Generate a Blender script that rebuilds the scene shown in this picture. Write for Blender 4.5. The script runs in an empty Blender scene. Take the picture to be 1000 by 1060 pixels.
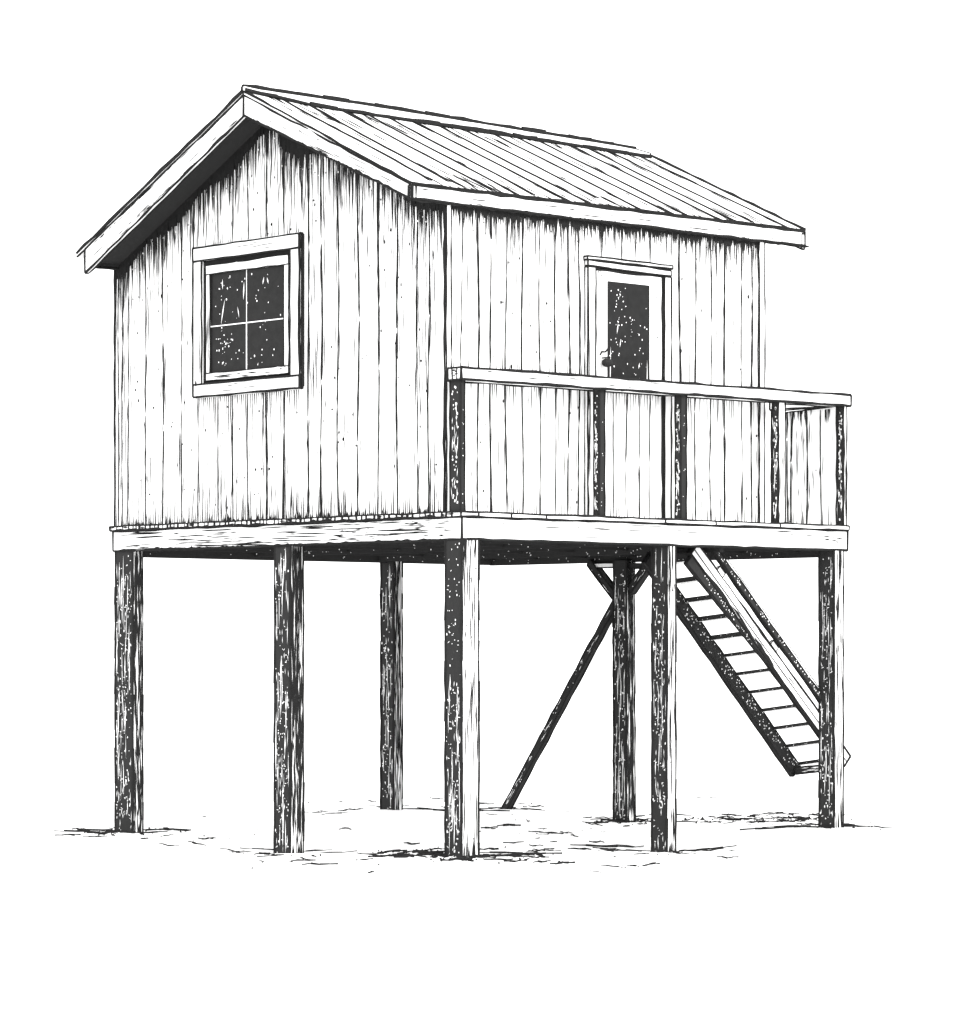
import bpy, math, random
from mathutils import Vector as V
random.seed(7)
R=random.uniform
sc=bpy.context.scene
col=sc.collection

# ------------------------------------------------------------ camera, sky, sun, exposure
cam_d=bpy.data.cameras.new('camera'); cam=bpy.data.objects.new('camera',cam_d); col.objects.link(cam)
cam.location=(16.8293,-15.5596,1.4982)
cam.rotation_euler=(math.radians(90),0,0.8181)
cam_d.sensor_fit='HORIZONTAL'; cam_d.sensor_width=36; cam_d.lens=121.24
cam_d.shift_y=0.1353; cam_d.clip_start=0.5; cam_d.clip_end=4000
sc.camera=cam

w=bpy.data.worlds.new('World'); sc.world=w; w.use_nodes=True
nt=w.node_tree; nt.nodes.clear()
out=nt.nodes.new('ShaderNodeOutputWorld'); bg=nt.nodes.new('ShaderNodeBackground')
bg.inputs[0].default_value=(1,1,1,1); bg.inputs[1].default_value=0.8      # blank, evenly white overcast sky
nt.links.new(bg.outputs[0],out.inputs[0])
sd=bpy.data.lights.new('sun','SUN'); sd.energy=0.8; sd.angle=math.radians(20); sd.color=(1,.99,.97)
sun=bpy.data.objects.new('sun',sd); col.objects.link(sun)
sun.rotation_euler=V((-0.85,0.25,-0.55)).to_track_quat('-Z','Y').to_euler()
sc.view_settings.view_transform='Standard'; sc.view_settings.look='None'
sc.view_settings.exposure=1.6; sc.view_settings.gamma=1

# ------------------------------------------------------------ materials
def mat(name,c1,c2,scale=(6,6,6),rough=.9,spec=0.0):
    m=bpy.data.materials.new(name); m.use_nodes=True; t=m.node_tree
    b=t.nodes['Principled BSDF']; b.inputs['Roughness'].default_value=rough
    b.inputs['Specular IOR Level'].default_value=spec
    tc=t.nodes.new('ShaderNodeTexCoord'); mp=t.nodes.new('ShaderNodeMapping'); mp.inputs['Scale'].default_value=scale
    n=t.nodes.new('ShaderNodeTexNoise'); n.inputs['Detail'].default_value=5
    r=t.nodes.new('ShaderNodeValToRGB'); r.color_ramp.elements[0].position=.35; r.color_ramp.elements[1].position=.65
    r.color_ramp.elements[0].color=(*c1,1); r.color_ramp.elements[1].color=(*c2,1)
    t.links.new(tc.outputs['Object'],mp.inputs[0]); t.links.new(mp.outputs[0],n.inputs[0])
    t.links.new(n.outputs[0],r.inputs[0]); t.links.new(r.outputs[0],b.inputs['Base Color'])
    return m
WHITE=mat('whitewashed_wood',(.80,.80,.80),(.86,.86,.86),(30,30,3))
INK=mat('ink_grain_and_shade',(.017,.017,.017),(.021,.021,.021))  # ink for outlines, grain and painted shade hatching
DARK=mat('dark_timber_and_shade',(.027,.027,.027),(.031,.031,.031),(40,40,4))  # dark timber; also the shade painted on the post faces
GLASS=mat('dark_dusty_glass',(.014,.014,.014),(.018,.018,.018),(3,3,3),.35,.05)
SAND=mat('white_sand',(.80,.80,.80),(.85,.85,.85),(.5,.5,.5))
METAL=mat('dark_metal',(.014,.014,.014),(.02,.02,.02),(20,20,20),.6,.1)
MATS=[WHITE,INK,DARK,GLASS,METAL]
W_,I_,T_,G_,M_=range(5)

# ------------------------------------------------------------ mesh builder
class MB:
    def __init__(s): s.v=[]; s.f=[]; s.m=[]
    def poly(s,pts,m):
        i=len(s.v); s.v+= [tuple(p) for p in pts]; s.f.append(tuple(range(i,i+len(pts)))); s.m.append(m)
    def box(s,x0,x1,y0,y1,z0,z1,m=W_,fm=None,edges=True,r=.009,skip=()):
        a,b=(x0,y0,z0),(x1,y1,z1)
        P=[V((a[0] if i&1==0 else b[0], a[1] if i&2==0 else b[1], a[2] if i&4==0 else b[2])) for i in range(8)]
        s.hexa(P,m,fm,edges,r,skip)
    def hexa(s,P,m=W_,fm=None,edges=True,r=.009,skip=()):
        # P index bits: 1=x 2=y 4=z ; face keys -x +x -y +y -z +z
        F={'-x':(0,4,6,2),'+x':(1,3,7,5),'-y':(0,1,5,4),'+y':(2,6,7,3),'-z':(0,2,3,1),'+z':(4,5,7,6)}
        i=len(s.v); s.v+=[tuple(p) for p in P]
        for k,q in F.items():
            s.f.append(tuple(i+j for j in q)); s.m.append((fm or {}).get(k,m))
        if edges:
            for a in range(8):
                for b in (1,2,4):
                    if not a&b and (a,a|b) not in skip: s.line(P[a],P[a|b],r)
    def line(s,a,b,r=.009,seg=None,wob=.0035,taper=False,m=I_):
        """ink line as a thin four sided rod with uneven thickness"""
        a,b=V(a),V(b); L=(b-a).length
        if L<1e-4: return
        n=seg or max(1,min(40,int(L/.12)))
        d=(b-a)/L; r=r*1.15; u=d.cross(V((.31,.52,.8))).normalized(); w_=d.cross(u)
        i=len(s.v)
        for k in range(n+1):
            t=k/n; c=a+(b-a)*t
            if 0<k<n: c=c+u*R(-wob,wob)+w_*R(-wob,wob)
            rr=r*R(.7,1.2)
            if taper: rr*=max(.25,math.sin(math.pi*min(.98,max(.02,t)))**.6)
            for q in range(4):
                g=q*math.pi/2; s.v.append(tuple(c+(u*math.cos(g)+w_*math.sin(g))*rr))
        for k in range(n):
            for q in range(4):
                s.f.append((i+k*4+q,i+k*4+(q+1)%4,i+k*4+4+(q+1)%4,i+k*4+4+q)); s.m.append(m)
        s.f.append(tuple(i+q for q in range(4))[::-1]); s.m.append(m)
        s.f.append(tuple(i+n*4+q for q in range(4))); s.m.append(m)
    def path(s,pts,r=.008,m=I_,taper=False):
        for a,b in zip(pts,pts[1:]): s.line(a,b,r,m=m,taper=taper)
    def build(s,name,parent=None,label=None):
        me=bpy.data.meshes.new(name); me.from_pydata(s.v,[],s.f)
        used=sorted(set(s.m)); 
        for u in used: me.materials.append(MATS[u])
        me.polygons.foreach_set('material_index',[used.index(k) for k in s.m]); me.update()
        o=bpy.data.objects.new(name,me); col.objects.link(o)
        if parent: o.parent=parent
        if label: o['label']=label
        return o

class Face:
    """a flat face carrying marks: origin, along, up, outward normal"""
    def __init__(s,mb,o,ex,ey,n): s.mb=mb; s.o=V(o); s.ex=V(ex).normalized(); s.ey=V(ey).normalized(); s.n=V(n).normalized(); s.k=0
    def p(s,a,b,h=.002): return s.o+s.ex*a+s.ey*b+s.n*h
    def stroke(s,a,b,L,w=.008,ang=0,taper='end',m=I_,wob=.004,h=None):
        """tapered sliver going from (a,b) by length L along direction ang (0 = up)"""
        w=w*1.4 if m==I_ and w<.02 else w; n=max(2,min(14,int(abs(L)/.07))); dx,dy=math.sin(ang),math.cos(ang)
        sg=1 if L>0 else -1; L=abs(L); h=h if h else R(.0015,.003)
        c=[];x=0; 
        for k in range(n+1):
            t=k/n; 
            if 0<k: x+=R(-wob,wob)
            if taper=='end': ww=w*(1-t)**.55
            elif taper=='both': ww=w*max(0,math.sin(math.pi*t))**.5
            else: ww=w
            ww*=R(.75,1.15)
            if k==n and taper!='none': ww=.0005
            cx=a+dx*sg*L*t+x*dy; cy=b+dy*sg*L*t
            c.append((cx-dy*ww/2,cy+dx*ww/2*sg,cx+dy*ww/2,cy-dx*ww/2*sg))
        i=len(s.mb.v)
        for q in c: s.mb.v.append(tuple(s.p(q[0],q[1],h))); s.mb.v.append(tuple(s.p(q[2],q[3],h)))
        for k in range(n):
            s.mb.f.append((i+2*k,i+2*k+1,i+2*k+3,i+2*k+2)); s.mb.m.append(m)
    def seam(s,a,b0,b1,w=.009,breaks=.12):
        """wavering seam between two boards from b0 up to b1 with breaks"""
        b=b0; ph=R(0,6); am=R(.003,.011)
        while b<b1-.02:
            L=min(b1-b,R(.35,1.1)); 
            if b1-(b+L)<.1: L=b1-b
            n=max(2,int(L/.06)); i=len(s.mb.v); h=.0032
            w0=w*1.75*R(.65,1.3)
            for k in range(n+1):
                t=b+L*k/n; x=a+am*math.sin(t*3.1+ph)+R(-.001,.001); ww=w0*R(.7,1.2)
                if k in(0,n) : ww*=.45
                s.mb.v.append(tuple(s.p(x-ww/2,t,h))); s.mb.v.append(tuple(s.p(x+ww/2,t,h)))
            for k in range(n): s.mb.f.append((i+2*k,i+2*k+1,i+2*k+3,i+2*k+2)); s.mb.m.append(I_)
            b+=L+(R(.01,.05) if R(0,1)<breaks*3 else -.01)
    def fleck(s,a,b,r=.006,m=W_,el=1.0,h=.0045):
        n=random.choice((4,5,6)); q=R(0,6)
        s.mb.poly([s.p(a+math.cos(q+k*6.283/n)*r*R(.6,1.1),b+math.sin(q+k*6.283/n)*r*el*R(.6,1.1),h) for k in range(n)],m)

# ------------------------------------------------------------ ground
GB=[(-3.95,.05,-.004,.5),(-1.98,.06,-.094,.55),(-.08,.09,-.012,.5),(-.07,2.13,-.068,.55),(-.07,4.05,.038,.5),(-4.0,2.88,.077,.5),(-2.37,4.05,-.009,.4),(-3.8,4.05,.035,.3)]
def gz(x,y): return sum(z*math.exp(-((x-a)**2+(y-b)**2)/(2*s*s)) for a,b,z,s in GB)
def axis(c):
    v=[-1500,-600,-250,-120,-60,-35,-20,-13]+[-8+i*.25 for i in range(65)]+[10,14,20,35,60,120,250,600,1500]
    return [c+k for k in v]
me=bpy.data.meshes.new('ground'); X=axis(-2); Y=axis(2); nx=len(X)
vs=[(x,y,gz(x,y)+( .006*math.sin(x*2.1+y*.7)*math.sin(y*1.7-x*.4) if abs(x+2)<9 and abs(y-2)<9 else 0)) for y in Y for x in X]
fs=[(j*nx+i,j*nx+i+1,(j+1)*nx+i+1,(j+1)*nx+i) for j in range(len(Y)-1) for i in range(nx-1)]
me.from_pydata(vs,[],fs); me.materials.append(SAND); me.polygons.foreach_set('use_smooth',[True]*len(fs))
ground=bpy.data.objects.new('ground',me); col.objects.link(ground); ground['kind']='structure'

# ------------------------------------------------------------ the stilt cabin
root=bpy.data.objects.new('stilt_cabin',None); col.objects.link(root); root.location=(0,0,0)
root['label']='whitewashed timber cabin raised on tall dark posts, with railed deck and hanging stairs'
root['category']='cabin'

WL,WR=-4.09,-.2           # gable wall left / right
Y0,Y1=.02,3.385            # front gable, back gable
ZF=2.42                   # floor
# roof top surface corners: apex, right eave, left eave at the front (f) and back (b)
YF,YB=-.33,3.84
Af=V((-2.034,YF,5.60)); Ab=V((-1.955,YB,5.566))
Ef=V((-.165,YF,4.722)); Eb=V((-.17,YB,4.752))
Lf=V((-4.125,YF,4.575)); Lb=V((-4.125,YB,4.60))
RT=.09
def roofz(x,y):           # underside of the roof at a wall point
    t=(y-YF)/(YB-YF); A=Af.lerp(Ab,t); E=Ef.lerp(Eb,t); L=Lf.lerp(Lb,t)
    if x>A.x: k=(x-A.x)/(E.x-A.x); return A.z+(E.z-A.z)*k-RT
    k=(A.x-x)/(A.x-L.x); return A.z+(L.z-A.z)*k-RT

# --- gable wall (front)
def wall_gable(y,front):
    mb=MB(); th=.1*(1 if front else -1)
    n=V((0,-1,0)) if front else V((0,1,0))
    xa=-2.03
    prof=[(WL,ZF),(WR,ZF),(WR,roofz(WR,y)-.005),(xa,roofz(xa,y)-.005),(WL,roofz(WL,y)-.005)]
    a=[V((x,y,z)) for x,z in prof]; b=[V((x,y+th,z)) for x,z in prof]
    mb.poly(a if front else a[::-1],W_); mb.poly(b[::-1] if front else b,W_)
    for i in range(5): j=(i+1)%5; mb.poly([a[i],b[i],b[j],a[j]],W_)
    F=Face(mb,(0,y,0),(1,0,0),(0,0,1),n)
    top=lambda x: roofz(x,y)
    return mb,F,top
WIN=(-3.06,-1.75,3.385,4.56)
mb,F,top=wall_gable(Y0,True)
seams=[-3.995,-3.915,-3.69,-3.464,-3.231,-3.03,-2.774,-2.597,-2.41,-2.19,-1.985,-1.70,-1.549,-1.362,-1.135,-.91,-.71,-.491,-.368]
for x in seams:
    w_=R(.007,.012)
    if WIN[0]<x<WIN[1]:
        F.seam(x,ZF,WIN[2],w_); F.seam(x,WIN[3],top(x),w_)
    else: F.seam(x,ZF,top(x),w_)
mb.line((WL,Y0-.002,ZF),(WL,Y0-.002,roofz(WL,Y0)),.012); mb.line((WR,Y0,ZF),(WR,Y0,roofz(WR,Y0)),.011)
F.seam(-4.045,ZF,top(-4.04),.008)
inwin=lambda x,z: WIN[0]-.02<x<WIN[1]+.02 and WIN[2]<z<WIN[3]
# hatching on the board tops: eave and peak shade painted in ink
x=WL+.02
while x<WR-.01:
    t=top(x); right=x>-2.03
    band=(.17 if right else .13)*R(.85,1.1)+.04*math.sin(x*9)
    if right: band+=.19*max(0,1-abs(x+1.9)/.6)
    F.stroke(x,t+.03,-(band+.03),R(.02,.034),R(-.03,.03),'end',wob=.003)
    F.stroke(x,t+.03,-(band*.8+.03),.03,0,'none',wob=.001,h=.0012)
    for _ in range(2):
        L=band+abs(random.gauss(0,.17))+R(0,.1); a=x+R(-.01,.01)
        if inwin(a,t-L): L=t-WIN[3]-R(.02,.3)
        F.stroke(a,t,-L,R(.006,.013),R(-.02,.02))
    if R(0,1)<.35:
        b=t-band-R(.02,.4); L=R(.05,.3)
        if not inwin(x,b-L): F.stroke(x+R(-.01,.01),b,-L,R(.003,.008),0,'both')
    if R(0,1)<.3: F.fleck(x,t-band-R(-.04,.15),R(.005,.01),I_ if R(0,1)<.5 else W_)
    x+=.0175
# board feet: upward grain
x=WL+.02
while x<WR-.01:
    k=.55+.45*math.sin(x*2.3+1)
    if R(0,1)<.85: F.stroke(x,ZF,R(.03,.13)+abs(random.gauss(0,.15))*(.4+k),R(.005,.011),R(-.03,.03))
    if R(0,1)<.16: F.stroke(x,ZF+R(0,.15),R(.1,.45),R(.003,.006),R(-.02,.02),'both')
    if R(0,1)<.5: F.stroke(x,ZF,R(.02,.07),.018,0)
    x+=.022
# grain under and over the window
x=WIN[0]+.05
while x<WIN[1]-.04:
    F.stroke(x,WIN[2],-(R(.04,.22)+(R(0,.45) if R(0,1)<.45 else 0)),R(.004,.011),R(-.015,.015))
    if R(0,1)<.3: F.stroke(x,WIN[2]-R(.25,.75),-R(.08,.3),R(.003,.006),0,'both')
    if R(0,1)<.5: F.stroke(x,WIN[3],R(.03,.22),R(.003,.008),R(-.02,.02))
    x+=.026
# scattered long grain, knots
for _ in range(340):
    a=R(WL+.05,WR-.05); L=R(.06,.45); b=R(ZF+.1,top(a)-L-.1)
    if inwin(a,b) or inwin(a,b+L) or inwin(a,b+L/2): continue
    s0=min(seams,key=lambda q:abs(q-a)); a=s0+(a-s0)*R(.15,.8)
    F.stroke(a,b,L,R(.003,.007),R(-.015,.015),'both')
for _ in range(130):
    a=R(WL+.05,WR-.05); b=R(ZF+.1,top(a)-.3)
    if not inwin(a,b): F.fleck(a,b,R(.006,.012),I_,R(1,1.8))
for (cx_,n_) in ((-1.62,8),(-3.98,9),(-.42,9),(-2.2,6)):
    for k in range(n_):
        b=R(2.6,4.2); a=cx_+R(-.05,.05)
        if not inwin(a,b): F.stroke(a,b,R(.2,.6),R(.003,.008),0,'both')
wall=mb.build('gable_wall',root)

# --- back gable wall
mb,F,top=wall_gable(Y1,False)
x=WL+.2
while x<WR: F.seam(x,ZF,top(x)); x+=R(.18,.26)
mb.line((WR,Y1,ZF),(WR,Y1,roofz(WR,Y1)),.011); mb.line((WL,Y1,ZF),(WL,Y1,roofz(WL,Y1)),.011)
mb.build('gable_wall',root)

# --- long walls
DOOR=(1.405,2.32,2.42,4.353)
def long_wall(x,n,y0,y1):
    mb=MB(); t=.1*(-n)
    top=lambda y: roofz(x,y)-.005
    a=[V((x,y0,ZF)),V((x,y1,ZF)),V((x,y1,top(y1))),V((x,y0,top(y0)))]
    b=[p+V((t,0,0)) for p in a]
    mb.poly(a if n>0 else a[::-1],W_); mb.poly(b[::-1] if n>0 else b,W_)
    for i in range(4): j=(i+1)%4; mb.poly([a[i],b[i],b[j],a[j]],W_)
    return mb,Face(mb,(x,0,0),(0,1,0),(0,0,1),(n,0,0)),top
mb,F,top=long_wall(WR,1,Y0+.101,Y1-.101)
# long wall face continues over the gable boards' ends
mb.poly([(WR+.0005,Y0,ZF),(WR+.0005,Y0+.102,ZF),(WR+.0005,Y0+.102,top(Y0)),(WR+.0005,Y0,top(Y0))],W_)
mb.poly([(WR+.0005,Y1-.102,ZF),(WR+.0005,Y1,ZF),(WR+.0005,Y1,top(Y1)),(WR+.0005,Y1-.102,top(Y1))],W_)
seams=[.07,.179,.34,.463,.616,.78,.956,1.114,1.253,1.36,1.60,1.80,1.95,2.12,2.439,2.611,2.784,2.937,3.135,3.25]
for y in seams:
    if DOOR[0]<y<DOOR[1]: F.seam(y,DOOR[3],top(y),.009)
    else: F.seam(y,ZF,top(y),R(.007,.011))
F.seam(.028,ZF,top(0),.012,0)
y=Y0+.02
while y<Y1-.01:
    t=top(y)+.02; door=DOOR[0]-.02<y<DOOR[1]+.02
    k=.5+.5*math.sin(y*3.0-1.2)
    band=R(.10,.17)  # eave shade painted as hatching along the wall top
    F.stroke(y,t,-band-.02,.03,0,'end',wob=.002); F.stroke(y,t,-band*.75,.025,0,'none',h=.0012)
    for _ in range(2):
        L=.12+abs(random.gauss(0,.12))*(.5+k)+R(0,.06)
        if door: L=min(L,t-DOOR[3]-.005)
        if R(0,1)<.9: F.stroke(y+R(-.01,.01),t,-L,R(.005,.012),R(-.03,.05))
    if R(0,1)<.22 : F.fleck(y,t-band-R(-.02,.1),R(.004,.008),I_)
    if not door:
        if R(0,1)<.5: F.stroke(y,ZF,R(.04,.16)+abs(random.gauss(0,.06)),R(.004,.009),R(-.03,.03))
        # grain just over the handrail height; strokes below it are its painted shade
        if R(0,1)<.55: F.stroke(y,3.40,R(.03,.22),R(.004,.008),R(-.03,.03))
        if R(0,1)<.4: F.stroke(y,3.40,-R(.06,.28),R(.003,.008),R(-.03,.03))
    y+=.021
for _ in range(130):
    a=R(.05,Y1-.05); L=R(.06,.4); b=R(ZF+.05,4.35-L)
    if DOOR[0]-.03<a<DOOR[1]+.03: continue
    F.stroke(a,b,L,R(.003,.006),R(-.015,.015),'both')
for _ in range(85):
    a=R(.05,Y1-.05); b=R(ZF+.1,4.4)
    if not DOOR[0]-.02<a<DOOR[1]+.02: F.fleck(a,b,R(.006,.012),I_,R(1,1.8))
for k in range(9): F.stroke(DOOR[0]-.03+R(-.02,.01),R(3.4,4.0),R(.15,.4),R(.004,.008),0,'both')
mb.line((WR,Y1,ZF),(WR,Y1,top(Y1)),.010)
mb.build('side_wall',root)
mb,F,top=long_wall(WL,-1,Y0+.101,Y1-.101)
y=.2
while y<Y1: F.seam(y,ZF,top(y)); y+=R(.16,.24)
mb.build('side_wall',root)

# --- corner board on the near corner
mb=MB(); mb.box(WR+.002,WR+.016,Y0-.0,Y0+.045,ZF,roofz(WR,Y0)-.02,W_,r=.006); mb.build('corner_board',root)
mb=MB(); mb.box(WR+.002,WR+.016,Y1-.06,Y1+.0,ZF,roofz(WR,Y1)-.02,W_,r=.006); mb.build('corner_board',root)

# --- window
mb=MB(); x0,x1,z0,z1=-3.049,-1.765,3.395,4.545; yo=Y0-.032
def slab(mb,P4,d,m=W_,r=.008,edges=True):
    """board from four front points (x,z) at y and depth d behind"""
    pass
cw=.105
# casing boards: top, bottom, left, right
mb.box(x0,x1,yo,Y0-.001,z1-cw,z1,r=.009)
mb.box(x0+.002,x1-.002,yo+.002,Y0-.001,z0,z0+cw*.9,r=.009)
mb.box(x0+.001,x0+cw,yo+.001,Y0-.001,z0+cw*.9+.002,z1-cw-.002,r=.006)
mb.box(x1-cw*1.05,x1-.001,yo+.001,Y0-.001,z0+cw*.9+.002,z1-cw-.002,r=.006)
F=Face(mb,(0,yo,0),(1,0,0),(0,0,1),(0,-1,0))
for _ in range(4): F.stroke(R(x0+.2,x1-.4),z0+R(.02,.08),R(.1,.3),.005,math.pi/2,'both')
for _ in range(5): F.stroke(R(x0+.2,x1-.4),z1-R(.02,.08),R(.1,.3),.004,math.pi/2,'both')
F.stroke(x0+.08,z0+.12,.45,.006,0,'both'); F.fleck(x0+.04,z0+.1,.014,I_,2)
mb.box(x1-.002,x1+.018,yo+.012,Y0-.001,z0+.01,z1-.004,I_,edges=False)
for x_ in (x0,x1-.004): mb.line((x_,yo,z0),(x_,yo,z1),.009)
win=mb.build('window',root)
# casing has a dark strip down its right side
mb=MB(); ix0,ix1,iz0,iz1=x0+cw+.012,x1-cw*1.05-.012,z0+cw*.9+.012,z1-cw-.012
mb.box(ix0-.006,ix1+.006,Y0-.012,Y0-.0015,iz0-.006,iz1+.006,I_,edges=False)
sw=.055
sx0,sx1,sz0,sz1=ix0+.035,ix1-.015,iz0+.012,iz1-.03
ys=Y0-.026
mb.box(sx0,sx1,ys,Y0-.013,sz1-sw*1.25,sz1,r=.005)
mb.box(sx0,sx1,ys+.001,Y0-.013,sz0,sz0+sw,r=.005)
mb.box(sx0+.001,sx0+sw*.9,ys+.002,Y0-.013,sz0+sw+.001,sz1-sw*1.25-.001,r=.005)
mb.box(sx1-sw,sx1-.001,ys+.002,Y0-.013,sz0+sw+.001,sz1-sw*1.25-.001,r=.005)
F=Face(mb,(0,ys,0),(1,0,0),(0,0,1),(0,-1,0))
for _ in range(10): F.stroke(R(sx0+.05,sx1-.3),sz0+R(.01,.045),R(.06,.25),.006,math.pi/2,'both')
for _ in range(6): F.stroke(sx0+R(.01,.04),R(sz0,sz1-.4),R(.1,.35),.004,0,'both')
for _ in range(8): F.fleck(sx1-R(.01,.12),sz0+R(.0,.07),R(.004,.01),I_)
mb.build('window_frame',win)
mb=MB(); px0,px1,pz0,pz1=sx0+sw*.9+.001,sx1-sw-.001,sz0+sw+.001,sz1-sw*1.25-.001
mb.box(px0,px1,ys+.012,ys+.016,pz0,pz1,G_,edges=False)
F=Face(mb,(0,ys+.012,0),(1,0,0),(0,0,1),(0,-1,0))
for cx_,cz_,n_,sx,sz in ((-2.62,4.28,26,.12,.09),(-2.70,3.85,24,.08,.10),(-2.62,3.75,16,.12,.1),(-2.3,4.25,12,.12,.12),(-2.2,3.7,16,.14,.12),(-2.15,4.0,10,.14,.1),(-2.4,3.9,14,.3,.3)):
    for _ in range(n_):
        a,b=random.gauss(cx_,sx),random.gauss(cz_,sz)
        if px0+.02<a<px1-.02 and pz0+.02<b<pz1-.02: F.fleck(a,b,R(.003,.0085),W_,R(.8,1.5),.002)
for a,b,L in ((-2.72,3.93,.2),(-2.45,4.10,.14),(-2.70,4.2,.08),(-2.5,3.97,.09),(-2.22,4.2,.06),(-2.15,4.2,.05)):
    F.stroke(a,b,L,.012,R(-.3,.3),'both',W_)
mb.build('window_pane',win)
mb=MB(); mz=3.925; mxx=-2.41
mb.box(px0,px1,ys+.006,ys+.0115,mz-.003,mz+.005,W_,edges=False)
mb.box(mxx-.0045,mxx+.0045,ys+.007,ys+.0112,pz0,mz-.004,W_,edges=False); mb.box(mxx-.002,mxx+.0025,ys+.007,ys+.0112,mz+.007,pz1,W_,edges=False)
mb.build('muntin',win)

# --- door
mb=MB(); dx=WR+.035
mb.box(WR+.002,dx,1.42,1.50,ZF,4.275,r=.007)        # jambs
mb.box(WR+.002,dx,2.238,2.31,ZF,4.262,r=.007)
mb.hexa([V(q) for q in ((WR+.002,1.42,4.285),(dx,1.42,4.285),(WR+.002,2.31,4.272),(dx,2.31,4.272),(WR+.002,1.42,4.325),(dx,1.42,4.325),(WR+.002,2.31,4.312),(dx,2.31,4.312))],r=.006)
mb.box(WR+.002,dx+.006,1.41,2.32,4.327,4.352,r=.007)
F=Face(mb,(dx,0,0),(0,1,0),(0,0,1),(1,0,0))
for _ in range(8): F.stroke(R(1.425,1.44),R(2.6,4.0),R(.15,.5),.006,0,'both')
df=mb.build('door_frame',root)
mb=MB(); dp=WR+.022; a0,a1=1.512,2.226; g0,g1=1.635,2.09; gb,gt=3.36,4.185
mb.box(WR+.002,dp,a0,g0,ZF,4.262,edges=False); mb.line((dp,a0,ZF),(dp,a0,4.262),.006)
mb.box(WR+.002,dp,g1,a1,ZF,4.262,edges=False)
mb.box(WR+.002,dp-.001,g0,g1,gt+.001,4.261,edges=False)
mb.line((dp,a0,4.262),(dp,a1,4.262),.010)
mb.box(WR+.002,dp-.001,g0,g1,ZF,gb-.001,edges=False)
F=Face(mb,(dp,0,0),(0,1,0),(0,0,1),(1,0,0))
for y in (1.70,1.83,1.98,2.09): F.seam(y,ZF,gb,.008)
y=1.64
while y<2.2:
    F.stroke(y,3.40,-R(.08,.26),R(.004,.008),R(-.03,.03))  # shade of the handrail, hatched onto the door
    if R(0,1)<.5: F.stroke(y,ZF,R(.04,.2),R(.004,.008))
    y+=.03
for q in ((1.57,4.22),(1.85,4.23),(2.16,4.1),(2.16,4.06),(2.17,3.8)): F.fleck(q[0],q[1],.007,I_)
F.stroke(1.535,4.235,.03,.007,.6,'both'); F.stroke(1.575,4.235,.03,.007,-.6,'both')
mb.line((dp,2.226,ZF),(dp,2.226,4.262),.014)
door=mb.build('door',root)
mb=MB(); mb.box(WR+.004,dp-.004,g0,g1,gb,gt,G_,edges=False)
F=Face(mb,(dp-.004,0,0),(0,1,0),(0,0,1),(1,0,0))
for cx_,cz_,n_,sx,sz in ((1.75,4.08,14,.05,.05),(1.80,3.86,24,.10,.06),(1.75,3.70,12,.06,.06),(1.98,3.75,12,.06,.12),(1.85,3.5,16,.13,.06),(1.75,3.95,6,.04,.08)):
    for _ in range(n_):
        a,b=random.gauss(cx_,sx),random.gauss(cz_,sz)
        if g0+.02<a<g1-.02 and gb+.03<b<gt-.02: F.fleck(a,b,R(.003,.0075),W_,R(.8,1.4),.002)
for a,b,L in ((1.74,3.8,.08),(1.77,3.7,.06),(1.97,3.55,.05)): F.stroke(a,b,L,.009,.1,'both',W_)
F.stroke(g0+.035,3.38,.32,.008,0,'both',W_); F.stroke(g1-.03,3.37,.25,.012,0,'end',W_)
mb.build('door_pane',door)
# knob: rose, neck and drop shaped knob
mb=MB()
def ball(mb,c,rx,ry,rz,m,nu=12,nv=8):
    i=len(mb.v)
    for a in range(nv+1):
        for b in range(nu):
            t=math.pi*a/nv;u=2*math.pi*b/nu
            mb.v.append((c[0]+rx*math.sin(t)*math.cos(u),c[1]+ry*math.sin(t)*math.sin(u),c[2]+rz*math.cos(t)))
    for a in range(nv):
        for b in range(nu):
            mb.f.append((i+a*nu+b,i+(a+1)*nu+b,i+(a+1)*nu+(b+1)%nu,i+a*nu+(b+1)%nu)); mb.m.append(m)
kc=(dp,1.585,3.60)
ball(mb,(dp+.006,1.585,3.60),.008,.035,.05,W_); ball(mb,(dp+.05,1.585,3.572),.038,.048,.034,M_)
mb.line((dp,1.585,3.585),(dp+.05,1.585,3.58),.012,m=M_)
mb.path([(dp+.012,1.55,3.63),(dp+.016,1.56,3.655),(dp+.016,1.60,3.655),(dp+.016,1.625,3.68)],.005)
mb.path([(dp+.03,1.545,3.605),(dp+.05,1.585,3.612),(dp+.03,1.64,3.612)],.005)
mb.build('door_knob',door)

# ------------------------------------------------------------ roof
mb=MB(); 
def slabq(mb,A,B,C,D,n,m=W_,fm2=None):
    """slab: quad A B C D with a thickness vector n"""
    P=[A,B,D,C]; Q=[p+n for p in P]     # bits order x,y
    P8=[P[0]+n,P[1]+n,P[2]+n,P[3]+n,P[0],P[1],P[2],P[3]]
    mb.hexa(P8,m,fm2,edges=False)
dn=V((0,0,-.03))
for A,B,C,D in ((Af,Ef,Eb,Ab),(Lf,Af,Ab,Lb)):
    lw=V((0,0,-.02)); slabq(mb,A+lw,B+lw,C+lw,D+lw,V((0,0,-.012)),W_)
    bi=lambda u,v: (A.lerp(D,v)).lerp(B.lerp(C,v),u)      # gently warped sheet
    i=len(mb.v)
    for q in range(21):
        for k in range(11): mb.v.append(tuple(bi(k/10,q/20)))
    for q in range(20):
        for k in range(10): mb.f.append((i+q*11+k,i+q*11+k+1,i+q*11+k+12,i+q*11+k+11)); mb.m.append(W_)
    for a_,b_ in ((A,B),(B,C),(C,D),(D,A)): mb.poly([a_,b_,b_+lw,a_+lw],W_)
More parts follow.
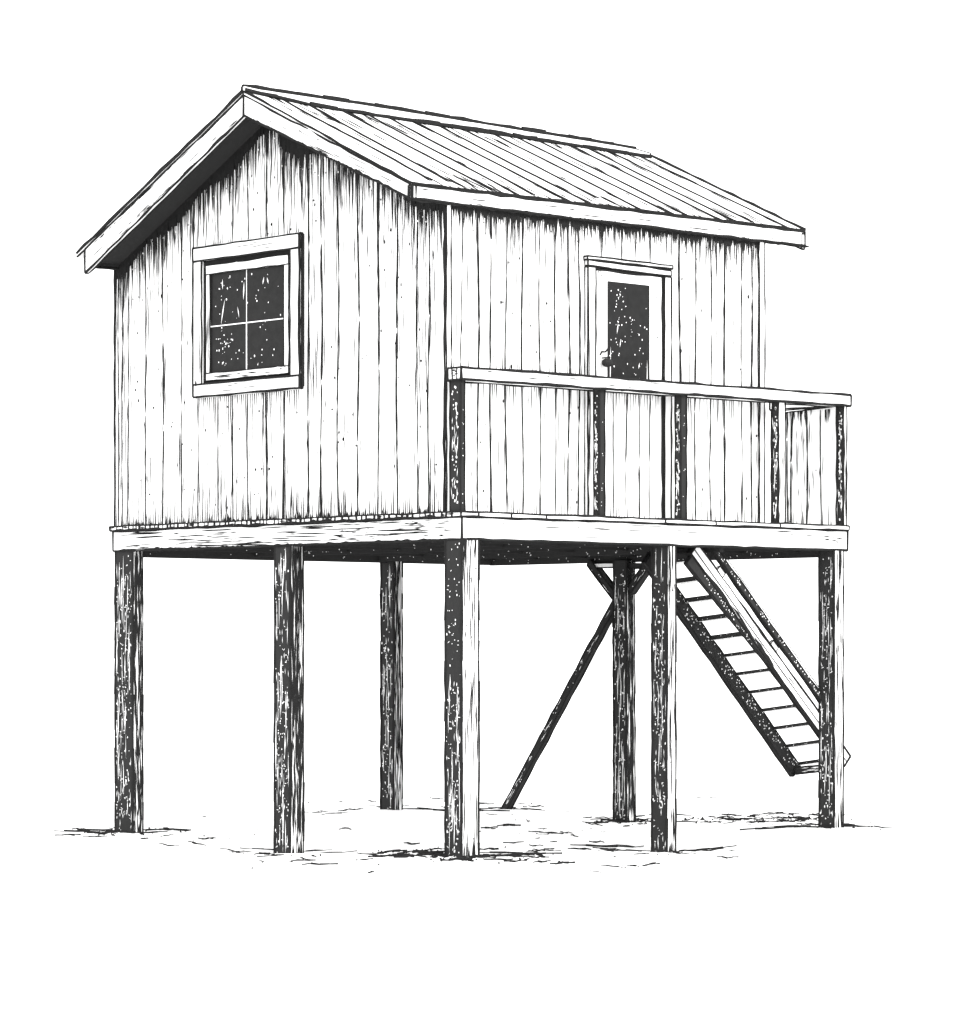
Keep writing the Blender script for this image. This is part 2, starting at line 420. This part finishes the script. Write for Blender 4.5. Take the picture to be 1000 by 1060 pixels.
# outlines of the sheet
mb.line(Af,Ef,.009); mb.line(Af,Lf,.015); mb.line(Lf+dn,Af+dn,.006); mb.line(Ab,Eb,.017); mb.line(Ab,Lb,.009); mb.line(Ef,Eb,.010); mb.line(Lf,Lb,.010)
# standing seams and streaks on both slopes
for A,E,A2,E2 in ((Af,Ef,Ab,Eb),(Af,Lf,Ab,Lb)):
    ns=15
    for k in range(1,ns+1):
        t=(k+R(-.25,.25))/(ns+1); t2=t+R(-.012,.012); a=A.lerp(A2,t); e=E.lerp(E2,t2); wv=R(0,6); wa=R(.004,.014)
        up=(e-a).cross(A2-A).normalized(); up=up if up.z>0 else -up
        st=R(0,.08); en=R(.9,1.0) if R(0,1)<.4 else 1
        a_=a.lerp(e,st); e_=a.lerp(e,en)
        # raised rib
        n_=12; i=len(mb.v); sd_=(A2-A).normalized()
        for q in range(n_+1):
            c=a_.lerp(e_,q/n_)+sd_*(R(-.005,.005)+wa*math.sin(wv+q*.6)); wd=R(.007,.013)*(1+(.7*max(0,q/n_-.82)/.18))
            for s_,h_ in ((-1,.001),(-1,.010),(1,.010),(1,.001)): mb.v.append(tuple(c+sd_*s_*wd+up*h_))
        for q in range(n_):
            for s_ in range(3): mb.f.append((i+q*4+s_,i+q*4+s_+1,i+q*4+4+s_+1,i+q*4+4+s_)); mb.m.append(I_)
    F=Face(mb,A,(A2-A),(E-A),(0,0,1)); 
    LL=(A2-A).length; SL=(E-A).length; nn=((A2-A).cross(E-A)).normalized(); nn=nn if nn.z>0 else -nn
    F.p=lambda a,b,h=.002,A=A,E=E,A2=A2,E2=E2,LL=LL,SL=SL,nn=nn: (A.lerp(A2,a/LL)).lerp(E.lerp(E2,a/LL),b/SL)+nn*h
    for _ in range(210):
        a=R(.1,LL-.1); z=random.choice((0,0,1,1,2)); L=R(.08,.4)
        b=R(.05,.35) if z==0 else (R(SL-.45,SL-.1-L*.5) if z==1 else R(.3,SL-.5))
        if b+L>SL: L=SL-b-.01
        F.stroke(a,b,L,R(.010,.02),R(-.03,.03),'both',wob=.008)
    for _ in range(45): F.stroke(R(.15,LL-.1),.06,R(.08,.28),R(.02,.05),R(-.1,.1))
    for _ in range(38): F.stroke(R(.05,LL-.05),SL-.005,-R(.04,.16),R(.014,.035),R(-.1,.1))
    for _ in range(40): F.fleck(R(.1,LL-.1),R(.1,SL-.1),R(.005,.011),I_)
roof=mb.build('roof',root,'pale standing seam roof sheet with dark ribs running down to the eave')

# dark soffit slab below the sheet
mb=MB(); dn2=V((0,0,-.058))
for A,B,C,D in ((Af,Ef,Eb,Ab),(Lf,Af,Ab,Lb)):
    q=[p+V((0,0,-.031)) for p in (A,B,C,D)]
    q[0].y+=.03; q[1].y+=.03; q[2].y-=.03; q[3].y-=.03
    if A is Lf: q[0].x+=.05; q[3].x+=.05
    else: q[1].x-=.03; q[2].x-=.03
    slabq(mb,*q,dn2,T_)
mb.build('soffit',roof,'dark underside of the roof overhang')

# rake boards and eave fascias
def board(mb,a,b,ha,hb,th,r=.008,marks=14,m=W_,fm=None,skip=()):
    """a,b upper edge ends; ha,hb vertical heights; th thickness vector pointing backwards"""
    th=V(th); A0=V(a);B0=V(b)
    P=[A0-V((0,0,ha)),B0-V((0,0,hb)),A0-V((0,0,ha))+th,B0-V((0,0,hb))+th,A0,B0,A0+th,B0+th]
    mb.hexa(P,m,fm,True,r,skip)
    nn=-th.normalized(); F=Face(mb,A0-V((0,0,ha)),(B0-A0)+V((0,0,ha-hb)),V((0,0,1)),nn); L=(B0-A0).length
    F.ex=((B0-V((0,0,hb)))-(A0-V((0,0,ha)))).normalized()
    for _ in range(marks):
        q=R(.04,L-.25); e=.5*(ha+hb); z=R(.015,e-.02)
        F.stroke(q,z,min(R(.06,.35),L-q-.03),R(.003,.006),math.pi/2,'both',wob=.002)
    return F
fy=YF-.0; ft=(0,.035,0)
mb=MB()
a=V((Af.x,YF+.004,Af.z-.031)); e=V((Ef.x,YF+.004,Ef.z-.012)); 
board(mb,a,e,.15,.10,ft,.009,16); mb.line((a.x,YF,a.z+.02),(a.x,YF,a.z-.15),.008)
F=Face(mb,a-V((0,0,.15)),(e-V((0,0,.10)))-(a-V((0,0,.15))),(0,0,1),(0,-1,0))
for _ in range(45): F.stroke(R(0,1.95),R(0,.012),R(.04,.15),.012,math.pi/2,'both')
mb.build('rake_board',roof)
mb=MB(); l=V((Lf.x+.105,YF+.004,Lf.z+.052-.03)); a2=a-V((.002,0,0))
board(mb,l,a2,.185,.155,ft,.009,10)
F=Face(mb,l-V((0,0,.185)),(a2-V((0,0,.155)))-(l-V((0,0,.185))),(0,0,1),(0,-1,0))
for _ in range(34):
    q=R(.1,2.1); F.stroke(q,R(.012,.05),R(.04,.2),R(.003,.007),math.pi/2,'both')
for _ in range(40): F.fleck(abs(random.gauss(1.0,.7))%2.2,R(.012,.03),R(.003,.006),I_)
for _ in range(40): F.stroke(R(.1,2.2),R(.15,.165),R(.04,.2),R(.004,.009),math.pi/2,'both')
mb.build('rake_board',roof)
for P_,Q_ in ((Ab,Eb),(Ab,Lb)):
    mb=MB(); board(mb,P_+V((0,-.004,-.031)),Q_+V((.1 if Q_ is Lb else -.0,-.004,-.031+.0)),.14,.12,(0,-.035,0),.008,6); mb.build('rake_board',roof)
mb=MB(); F=board(mb,Ef+V((.004,.002,-.012)),Eb+V((.004,-.002,-.012)),.098,.112,(-.03,0,0),.010,16)
for _ in range(70): F.stroke(R(0,4.1),R(-.01,.004),R(.05,.2),R(.012,.022),math.pi/2,'both')
mb.build('eave_fascia',roof)
mb=MB(); board(mb,Lf+V((.055,.04,-.031)),Lb+V((.055,-.04,-.031)),.075,.075,(.03,0,0),.009,6,W_,{'+y':T_,'-z':T_,'-x':T_}); mb.build('eave_fascia',roof)
# ridge cap: folded strip with a rounded far end
mb=MB(); cs=[]
yb=YB-.12
nseg=16
for k in range(nseg+1):
    t=k/nseg; c=Af.lerp(Ab,t*.985); lift=.028+.012*math.sin(t*5)*.5; wdt=.03+.14*min(1,t/.14)
    if t>.92: lift*=1-(t-.92)/.08*.35
    lo=-wdt*.48; cs.append([c+V((-.05,-.012,-.02)),c+V((-.05,-.012,lift-.02)),c+V((0,-.012,lift)),c+V((wdt,-.012,lo+.042)),c+V((wdt,-.012,lo+.012)),c+V((0,-.012,.004))])
i=len(mb.v)
for c in cs:
    for p in c: mb.v.append(tuple(p))
for k in range(nseg):
    for s_ in range(6):
        mb.f.append((i+k*6+s_,i+k*6+(s_+1)%6,i+k*6+6+(s_+1)%6,i+k*6+6+s_)); mb.m.append(W_)
mb.f.append(tuple(i+j for j in range(6))); mb.m.append(W_); mb.f.append(tuple(i+nseg*6+j for j in range(5,-1,-1))); mb.m.append(W_)
for j,r_ in ((2,.018),(4,.019)):
    for k in range(nseg): u_=V((0,0,.006 if j==2 else 0)); mb.line(cs[k][j]+u_,cs[k+1][j]+u_,r_*R(.85,1.25))
mb.path([cs[nseg][2],cs[nseg][3],cs[nseg][4]],.008)
mb.line(cs[0][2],Af+V((0,-.012,0)),.01)
mb.build('ridge_cap',roof)

# ------------------------------------------------------------ platform
PW,PV=-4.09,4.156; ZB=2.228
plat=bpy.data.objects.new('platform',None); col.objects.link(plat); plat.parent=root
mb=MB()
F=board(mb,(PW,0,2.385),(0,0,2.385),.157,.157,(0,.05,0),.009,0,skip=((3,7),))
for _ in range(120):
    q=R(.02,3.7); z=.157*(R(0,1)); F.stroke(q,min(.15,max(.008,z)),R(.08,.5)*(1 if q<3.4 else .4),R(.003,.008),math.pi/2+R(-.03,.03),'both',wob=.003)
for _ in range(60): F.stroke(R(2.6,3.9),R(.01,.15),R(.05,.15),R(.003,.006),math.pi/2,'both')
for _ in range(50): F.stroke(R(0,3.9),R(-.006,.006),R(.05,.2),R(.012,.02),math.pi/2,'both')
mb.build('fascia_board',plat)
mb=MB(); F=board(mb,(0,.0502,2.385),(0,PV,2.385),.157,.157,(-.05,0,0),.010,8,skip=((0,4),))
for _ in range(12): F.stroke(R(.2,3.7),R(.1,.145),R(.1,.4),R(.003,.006),math.pi/2,'both')
for _ in range(8): F.stroke(PV-.05-R(.15,.3),R(.06,.14),R(.05,.12),R(.004,.008),math.pi/2,'both')
for q in (.35,1.1,2.9,3.4): F.fleck(q,R(.04,.12),.006,I_)
mb.build('fascia_board',plat)
mb=MB(); board(mb,(-.052,PV-.001,2.385),(PW,PV-.001,2.385),.157,.157,(0,-.05,0),.009,10); mb.build('fascia_board',plat)
mb=MB(); board(mb,(PW+.0,PV-.054,2.385),(PW+.0,.052,2.385),.157,.157,(.05,0,0),.009,10); mb.build('fascia_board',plat)
# deck boards
mb=MB(); mb.box(PW-.02,.012,-.02,PV+.008,2.389,2.422,W_,r=.007)
F=Face(mb,(0,-.02,2.389),(1,0,0),(0,0,1),(0,-1,0))
x=PW
while x<-.03:
    F.stroke(x,.002,.03,R(.008,.02),0,'none'); 
    if R(0,1)<.35: F.stroke(x,R(.005,.028),R(.03,.1),R(.008,.016),math.pi/2,'both')
    x+=R(.035,.09)
for _ in range(60): F.stroke(R(PW,-.25),R(.0,.008),R(.06,.25),.012,math.pi/2,'both'); 
F.seam(PW+.001,0,.03)
F=Face(mb,(.012,0,2.389),(0,1,0),(0,0,1),(1,0,0))
for y in (.15,.47,.82,2.06,2.62,3.35): F.stroke(y,.0,.033,.012,0,'none')
F2=Face(mb,(0,0,2.422),(0,1,0),(1,0,0),(0,0,1))
y=.1
while y<PV: F2.stroke(y,PW,-PW,.008,0,'none'); y+=.14
mb.build('deck_boards',plat)
# dark under-structure
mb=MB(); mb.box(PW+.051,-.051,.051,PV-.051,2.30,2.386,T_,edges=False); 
mb.build('subfloor',plat,'dark boards closing the underside of the platform')
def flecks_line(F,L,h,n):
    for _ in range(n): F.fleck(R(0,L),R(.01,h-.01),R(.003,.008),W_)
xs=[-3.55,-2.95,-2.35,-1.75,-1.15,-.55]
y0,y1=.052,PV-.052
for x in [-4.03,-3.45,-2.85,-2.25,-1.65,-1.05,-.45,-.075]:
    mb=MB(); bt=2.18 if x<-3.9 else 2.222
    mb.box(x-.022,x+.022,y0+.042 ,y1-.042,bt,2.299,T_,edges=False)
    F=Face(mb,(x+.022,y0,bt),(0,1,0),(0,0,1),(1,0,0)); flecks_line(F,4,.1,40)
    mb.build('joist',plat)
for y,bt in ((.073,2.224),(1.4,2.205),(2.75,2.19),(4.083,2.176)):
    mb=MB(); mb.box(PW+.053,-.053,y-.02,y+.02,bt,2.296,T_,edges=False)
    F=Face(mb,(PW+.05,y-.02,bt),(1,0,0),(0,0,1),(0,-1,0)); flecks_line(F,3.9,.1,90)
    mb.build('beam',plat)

# ------------------------------------------------------------ posts
def post(name,x0,x1,y0,y1,z0,z1,parent,dark=1.0,light=.15,solid=.2,r=.009,label=None,light_mat=W_):
    """square timber: front (-y) and back faces carry painted shade, right (+x) face left pale"""
    mb=MB(); n=16; H=z1-z0
    rings=[]
    for k in range(n+1):
        t=k/n; z=z0+H*t; w=.003
        if k in (0,n): w=0
        rings.append([V((x0+R(-w,w)*1.5,y0,z)),V((x1+R(-w,w)*.6,y0,z)),V((x1+R(-w,w)*.3,y1+R(-w,w),z)),V((x0,y1,z))])
    i=len(mb.v)
    for q in rings: mb.v+=[tuple(p) for p in q]
    fm=[T_,light_mat,T_,T_]  # shaded faces dark, lit face pale, painted into the timber
    for k in range(n):
        for s_ in range(4): mb.f.append((i+k*4+s_,i+k*4+(s_+1)%4,i+k*4+4+(s_+1)%4,i+k*4+4+s_)); mb.m.append(fm[s_])
    mb.f.append((i+3,i+2,i+1,i)); mb.m.append(T_); mb.f.append(tuple(i+n*4+q for q in range(4))); mb.m.append(T_)
    for s_ in range(4):
        for k in range(n): mb.line(rings[k][s_],rings[k+1][s_],r*R(.7,1.1),1)
    wf=x1-x0; ws=y1-y0
    for (o,ex,nn,wd) in (((x0,y0,z0),(1,0,0),(0,-1,0),wf),((x1,y1,z0),(-1,0,0),(0,1,0),wf),((x0,y1,z0),(0,-1,0),(-1,0,0),ws)):
        F=Face(mb,o,ex,(0,0,1),nn)
        N=int(H*wd*235*dark)
        for _ in range(N):   # pale streaks through the painted shade
            b=R(.05,H*(1-solid)); a=R(.018,wd-.012); L=min(R(.03,.30) if R(0,1)<.6 else R(.02,.06),H-b-.02)
            F.stroke(a,b,L,R(.004,.0085),R(-.03,.03),'both',W_,wob=.003,h=.005)
        for _ in range(int(H*wd*260)): F.fleck(R(.015,wd-.012),R(.03,H-.03),R(.003,.008),W_,R(.8,1.8),.0055)
        for _ in range(int(H*wd*90)):
            b=R(.05,H-.1); F.stroke(R(.015,wd-.03),b,R(.015,.03),.006,R(.8,2.2),'both',W_,h=.0056)
    F=Face(mb,(x1,y0,z0),(0,1,0),(0,0,1),(1,0,0))
    for _ in range(int(H*ws*560*light)):
        b=R(.0,H-.1); L=min(R(.06,.5),H-b)
        F.stroke(R(.01,ws-.01),b,L,R(.004,.010),R(-.02,.02),'both')
    for k in range(int(ws*90)): F.stroke(R(.008,ws-.008),0,R(.04,.22),R(.006,.014),R(-.04,.04))
    for k in range(int(ws*70)): F.stroke(R(.008,ws-.008),H,-R(.04,.35),R(.004,.010),R(-.02,.02))
    for k in range(int(H*ws*35)): F.fleck(R(.02,ws-.02),R(.1,H-.1),R(.004,.007),I_)
    F.stroke(.01,0,.05,.03,math.pi/2,'none')
    return mb.build(name,parent,label)
PT=2.229
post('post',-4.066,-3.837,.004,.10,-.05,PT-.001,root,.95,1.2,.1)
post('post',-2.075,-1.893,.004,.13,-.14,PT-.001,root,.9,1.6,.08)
post('post',-.168,.004,-.004,.157,-.06,PT-.001,root,.7,.16,.45,label='near corner post, painted shade-dark on one side and pale on the other')
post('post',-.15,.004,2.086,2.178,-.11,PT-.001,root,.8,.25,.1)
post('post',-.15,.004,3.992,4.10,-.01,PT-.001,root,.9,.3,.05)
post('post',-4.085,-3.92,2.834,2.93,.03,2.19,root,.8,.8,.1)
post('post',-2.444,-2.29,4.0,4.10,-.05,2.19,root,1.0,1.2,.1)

# ------------------------------------------------------------ braces on the back post
def bar(mb,a,b,w,d,m=T_,fm=None,r=.006,edges=True,marks=0):
    a,b=V(a),V(b); t=(b-a).normalized(); dd=V((0,1,0)) if abs(t.y)<.9 else V((1,0,0))
    u=t.cross(dd).normalized()*w/2; v=u.cross(t).normalized()*d/2
    if v.y<0: v=-v
    P=[a-u-v,a+u-v,a-u+v,a+u+v,b-u-v,b+u-v,b-u+v,b+u+v]
    mb.hexa(P,m,fm,edges,r)
    F=Face(mb,a-u-v,u,t,-v); L=(b-a).length
    for _ in range(marks):
        F.stroke(R(.015,w-.012),R(.05,L-.15),R(.03,.12),R(.004,.007),0,'both',W_,h=.004)
        F.fleck(R(.012,w-.012),R(.05,L-.05),R(.004,.007),W_)
mb=MB(); bar(mb,(-3.86,4.05,-.02),(-2.445,4.05,1.85),.062,.05,marks=26); mb.build('brace',root,'long slanting dark brace standing on the ground')
mb=MB(); bar(mb,(-2.76,4.05,2.18),(-2.45,4.05,1.88),.06,.06,marks=2); mb.build('knee_brace',root)
mb=MB(); bar(mb,(-2.04,4.05,2.18),(-2.285,4.05,1.93),.06,.06,marks=3); mb.build('knee_brace',root)
mb=MB(); mb.box(-2.74,-2.446,4.03,4.07,2.135,2.172,W_,r=.006); mb.build('brace_plate',root)
mb=MB(); mb.box(-2.288,-2.02,4.03,4.07,2.12,2.165,T_,r=.005); mb.build('brace_plate',root)

# ------------------------------------------------------------ railing
rail=bpy.data.objects.new('railing',None); col.objects.link(rail); rail.parent=root
ZR0,ZR1=3.438,3.458
mb=MB(); 
def hr(mb,y0,y1,x0,x1,z0,z1,th,m=W_,r=.009):
    P=[V((x0,y0,z0-th)),V((x1,y0,z0-th)),V((x0,y1,z1-th)),V((x1,y1,z1-th)),V((x0,y0,z0)),V((x1,y0,z0)),V((x0,y1,z1)),V((x1,y1,z1))]
    mb.hexa(P,m,None,True,r)
hr(mb,-.025,PV+.02,-.12,.02,ZR0,ZR1,.085,r=.010)
F=Face(mb,(.02,0,ZR0-.085),(0,1,.0048),(0,0,1),(1,0,0))
for _ in range(12): F.stroke(R(.1,3.8),R(.015,.07),R(.04,.2),R(.003,.006),math.pi/2,'both')
for q in (.55,1.2,3.6,3.66): F.fleck(q,R(.02,.07),.006,I_)
for _ in range(28): F.stroke(R(0,4),R(-.004,.002),R(.05,.25),.012,math.pi/2,'both')
F=Face(mb,(-.12,-.025,ZR0-.085),(1,0,0),(0,0,1),(0,-1,0))
for _ in range(6): F.stroke(R(.02,.07),R(.01,.075),R(.02,.06),.008,math.pi/2,'both')
F.stroke(.05,.0,.085,.01,0,'none'); F.stroke(.095,.0,.085,.008,0,'none')
mb.build('handrail',rail)
mb=MB(); mb.box(-.74,-.122,PV-.09,PV+.0,3.375,3.455,W_,r=.008); mb.build('handrail',rail)
def rpost(x0,x1,y0,y1,zt,light=0.2,lm=T_):
    mb=MB(); z0=2.423; mb.box(x0,x1,y0,y1,z0,zt,T_,{'+x':lm},r=.007)
    H=zt-z0
    F=Face(mb,(x0,y0,z0),(1,0,0),(0,0,1),(0,-1,0)); w_=x1-x0
    for _ in range(42):
        b=R(.03,H*.95); F.fleck(w_*.5+R(-.28,.28)*w_,b,R(.004,.010),W_,R(.8,2),.004)
    for _ in range(18): b=R(.03,H-.2); F.stroke(w_*.5+R(-.3,.25)*w_,b,R(.03,.12),R(.004,.008),R(-.15,.15),'both',W_,h=.0042)
    F=Face(mb,(x1,y0,z0),(0,1,0),(0,0,1),(1,0,0)); w_=y1-y0
    if lm==W_:
        for _ in range(6): F.stroke(R(.01,w_-.01),R(0,.5),R(.1,.4),.005,0,'both')
    else:
        for _ in range(8): F.fleck(w_*R(.3,.7),R(.03,H-.03),R(.003,.006),W_)
    mb.build('railing_post',rail)
rpost(-.112,-.004,-.01,.03,3.353)
rpost(-.058,-.004,1.375,1.432,3.36); rpost(-.062,-.004,2.245,2.305,3.364); rpost(-.066,-.004,3.345,3.42,3.368,lm=W_); rpost(-.06,-.004,4.115,4.152,3.372,lm=W_)
rpost(-.745,-.685,4.09,4.15,3.374)
# boarded end panel
mb=MB(); xa,xb=-.683,-.072; yp=4.11
P=[V((xa,yp,2.423)),V((xb,yp,2.423)),V((xa,yp+.025,2.423)),V((xb,yp+.025,2.423)),V((xa,yp,3.345)),V((xb,yp,3.372)),V((xa,yp+.025,3.345)),V((xb,yp+.025,3.372))]
mb.hexa(P,W_,None,True,.007)
F=Face(mb,(xa,yp,2.423),(1,0,0),(0,0,1),(0,-1,0))
for a in (.10,.14,.30,.45): F.seam(a,0,.93,.009)
for _ in range(26): F.stroke(R(.02,.42) if R(0,1)<.7 else R(.02,.58),R(0,.7),R(.05,.35),R(.003,.008),R(-.02,.02),'both')
for _ in range(28): F.stroke(R(.01,.6),.93,-R(.03,.14),R(.005,.012),R(-.05,.05))
for _ in range(14): F.stroke(R(.01,.6),0,R(.03,.2),R(.005,.010),R(-.03,.03))
for q in ((.4,.45),(.12,.05),(.3,.3)): F.fleck(q[0],q[1],.008,I_)
mb.build('end_panel',rail)

# ------------------------------------------------------------ staircase
st=bpy.data.objects.new('staircase',None); col.objects.link(st); st.parent=root
Ld=lambda i: (2.948+.148*i,1.847-.146*i)
Rd=lambda i: (2.83+.153*i,1.875-.143*i)
def stringer(x,d,lo,hi,i0,i1,m,name,fm=None,th=.04,r=.008,cut=0,label=None):
    mb=MB(); a=d(i0); b=d(i1)
    t=V((0,b[0]-a[0],b[1]-a[1])).normalized(); u=V((0,-t.z,t.y))
    A=V((x,a[0],a[1]));B=V((x,b[0],b[1]))
    P=[A+u*lo-V((th,0,0)),A+u*lo,B+u*lo-V((th,0,0))+t*cut,B+u*lo+t*cut,A+u*hi-V((th,0,0)),A+u*hi,B+u*hi-V((th,0,0)),B+u*hi]
    mb.hexa(P,m,fm,True,r)
    Fr=Face(mb,A+u*lo,t,u,(1,0,0)); L=(B-A).length
    return mb,Fr,L
# far stringer: dark
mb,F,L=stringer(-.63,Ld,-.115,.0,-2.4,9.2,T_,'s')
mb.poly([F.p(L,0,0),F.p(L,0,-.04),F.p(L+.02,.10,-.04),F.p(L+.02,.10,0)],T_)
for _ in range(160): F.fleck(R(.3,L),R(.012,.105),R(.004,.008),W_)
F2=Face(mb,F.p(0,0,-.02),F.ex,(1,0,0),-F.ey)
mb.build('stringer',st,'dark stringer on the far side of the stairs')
# near stringer: pale broad board with a dark lower edge
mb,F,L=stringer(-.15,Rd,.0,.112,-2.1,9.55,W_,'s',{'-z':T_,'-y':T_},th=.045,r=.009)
F.stroke(0,.05,L,.007,math.pi/2,'none',wob=.001)
for _ in range(12): F.stroke(R(.3,L-.3),R(.07,.11),R(.05,.2),.004,math.pi/2,'both')
for _ in range(24): F.stroke(R(.1,L*.45),R(0,.03),R(.1,.3),.018,math.pi/2,'both')
mb.build('stringer',st,'pale broad stringer on the near side of the stairs')
# dark lower strip along the near stringer, narrowing downwards
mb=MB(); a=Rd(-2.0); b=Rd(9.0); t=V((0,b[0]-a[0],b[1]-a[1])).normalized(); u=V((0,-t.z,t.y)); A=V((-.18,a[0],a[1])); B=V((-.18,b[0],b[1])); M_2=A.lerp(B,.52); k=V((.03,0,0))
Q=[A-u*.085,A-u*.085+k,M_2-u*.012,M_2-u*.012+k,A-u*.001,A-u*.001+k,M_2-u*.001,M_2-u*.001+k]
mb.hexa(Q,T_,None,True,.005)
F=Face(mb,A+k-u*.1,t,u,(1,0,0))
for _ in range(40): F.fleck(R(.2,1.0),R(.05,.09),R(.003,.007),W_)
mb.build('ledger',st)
# handrail over the near stringer
mb,F,L=stringer(-.13,Rd,.178,.222,-2.0,8.0,T_,'s',th=.03,r=.006)
for _ in range(90): F.fleck(R(.1,L),R(.01,.036),R(.003,.008),W_)
F.stroke(0,.062,L,.006,math.pi/2,'none')
mb.build('stair_rail',st)
for i in (0,4,8):
    mb,F,L=stringer(-.17,Rd,.126,.174,i-.6,i-.2,W_,'s',th=.02,r=.004); mb.build('rail_spacer',st)
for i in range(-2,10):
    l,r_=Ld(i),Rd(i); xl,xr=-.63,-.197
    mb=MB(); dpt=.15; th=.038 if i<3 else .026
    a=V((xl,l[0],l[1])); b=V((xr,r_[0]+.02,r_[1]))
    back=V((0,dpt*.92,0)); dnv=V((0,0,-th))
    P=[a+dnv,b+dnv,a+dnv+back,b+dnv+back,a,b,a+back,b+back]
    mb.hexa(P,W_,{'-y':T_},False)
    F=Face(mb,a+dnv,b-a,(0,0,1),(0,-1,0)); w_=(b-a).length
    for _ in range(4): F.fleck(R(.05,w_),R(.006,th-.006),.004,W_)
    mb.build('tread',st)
# closing board across the foot of the stairs
a=V((-.63,4.235,.49)); b=V((-.197,4.20,.535)); k=V((0,.03,.0)); h_=V((0,0,.055))
mb=MB(); mb.hexa([a-h_,b-h_,a-h_+k,b-h_+k,a,b,a+k,b+k],T_,None,True,.006)
F=Face(mb,a-h_,b-a,(0,0,1),(0,-1,0))
for _ in range(12): F.stroke(R(.08,.3),R(.01,.045),R(.04,.13),.006,math.pi/2,'both',W_)
mb.build('foot_board',st)

# ------------------------------------------------------------ twigs, grit and scuffed sand on the ground
rv=V((math.cos(.8181),math.sin(.8181),0)); dv=V((-math.sin(.8181),math.cos(.8181),0))
tw=MB(); gr=MB()
def twig(c,L,r,ang):
    d=(rv*math.cos(ang)+dv*math.sin(ang)); a=V(c)-d*L/2; b=V(c)+d*L/2; mid=(a+b)/2+dv*R(-.05,.05)*L*2
    pts=[]
    for k in range(5):
        t=k/4; p=a.lerp(b,t)+dv*math.sin(t*math.pi)*R(-.04,.04); pts.append(V((p.x,p.y,gz(p.x,p.y)+r*.5+R(0,.012)*(L>.1))))
    for k in range(4):
        rr=r*(.5+.6*math.sin(math.pi*(k+.5)/4)); tw.line(pts[k],pts[k+1],rr,1)
def grit(c,r):
    x,y=c.x,c.y; z=gz(x,y); h=r*R(.6,1.0)
    n=5; q=R(0,6); base=[V((x+math.cos(q+k*1.257)*r*R(.8,1.2),y+math.sin(q+k*1.257)*r*R(.8,1.2),z-.002)) for k in range(n)]
    topp=[V((x+(b.x-x)*.5,y+(b.y-y)*.5,z+h)) for b in base]
    for k in range(n): gr.poly([base[k],base[(k+1)%n],topp[(k+1)%n],topp[k]],I_)
    gr.poly(topp,I_)
def patch(cx,cy,hw,hd,nt,ng,r=.007,Lr=(.08,.4)):
    c=V((cx,cy,0))
    for _ in range(int(nt*.75)):
        k=.55 if R(0,1)<.5 else 1.1
        p=c+rv*max(-1.5*hw,min(1.5*hw,random.gauss(0,hw*k)))+dv*max(-1.3*hd,min(1.3*hd,random.gauss(0,hd*k))); twig(p,R(*Lr),r*R(.45,1.1),R(-.5,.5)*3)
    for _ in range(ng):
        p=c+rv*random.gauss(0,hw*.7)+dv*random.gauss(0,hd*.7); grit(p,R(.005,.012))
for x,y,w_,n_ in ((-3.95,.05,.4,7),(-1.98,.06,.4,5),(-.08,.07,.6,7),(-.07,2.13,.5,6),(-.07,4.05,.5,6),(-4.0,2.88,.5,6),(-2.37,4.05,.4,5),(-3.8,4.05,.35,5)):
    for k in range(n_):      # long low scuffs running out from each post foot
        sg=random.choice((-1,1)); c=V((x,y,0))+rv*sg*R(.1,w_)+dv*R(-.3,.3); twig(c,R(.2,.5),R(.004,.007),R(-.25,.25))
for _ in range(30):          # thin scatter between the posts
    c=V((-1.9,1.6,0))+rv*R(-2.4,2.8)+dv*R(-2.0,3.4); twig(c,R(.04,.2),R(.004,.007),R(-1,1))
for a_ in [(-3.76, -0.03, 0.32, 0.52, 22, 10, 0.007), (-2.92, 0.13, 0.28, 0.63, 9, 6, 0.006), (-0.17, -1.44, 0.39, 0.68, 14, 10, 0.007), (-0.34, -0.14, 0.29, 0.53, 40, 60, 0.008), (0.24, 0.17, 0.31, 0.62, 30, 25, 0.007), (-1.55, 2.34, 0.42, 1.7, 24, 10, 0.007), (-4.36, 4.55, 0.35, 0.85, 14, 6, 0.007), (-5.32, 4.03, 0.37, 1.21, 22, 8, 0.007), (-5.36, 2.99, 0.19, 1.49, 6, 2, 0.006), (-2.27, 4.0, 0.28, 0.59, 14, 8, 0.007), (0.73, 1.31, 0.29, 0.54, 16, 6, 0.007), (-2.11, 4.84, 0.29, 0.46, 16, 40, 0.007), (-1.57, 5.18, 0.34, 0.76, 60, 150, 0.007), (-0.26, 4.49, 0.17, 0.41, 12, 20, 0.007), (1.69, -0.15, 0.26, 0.74, 7, 2, 0.006), (-4.32, 7.22, 0.37, 0.57, 5, 1, 0.005), (0.19, -0.18, 0.13, 0.3, 14, 20, 0.008), (-0.46, 4.48, 0.16, 0.28, 12, 20, 0.008), (-0.78, -0.92, 0.14, 0.21, 8, 6, 0.007)]:
    patch(*a_,Lr=(.04,.26))
def finish(mb,name,label):
    o=mb.build(name); o['kind']='stuff'; o['label']=label; o['category']=name.split('_')[-1]; return o
finish(tw,'scattered_twigs','thin dark twigs and scuff lines lying on white sand around the post feet')
finish(gr,'loose_grit','small dark grit scattered on white sand around the post feet')
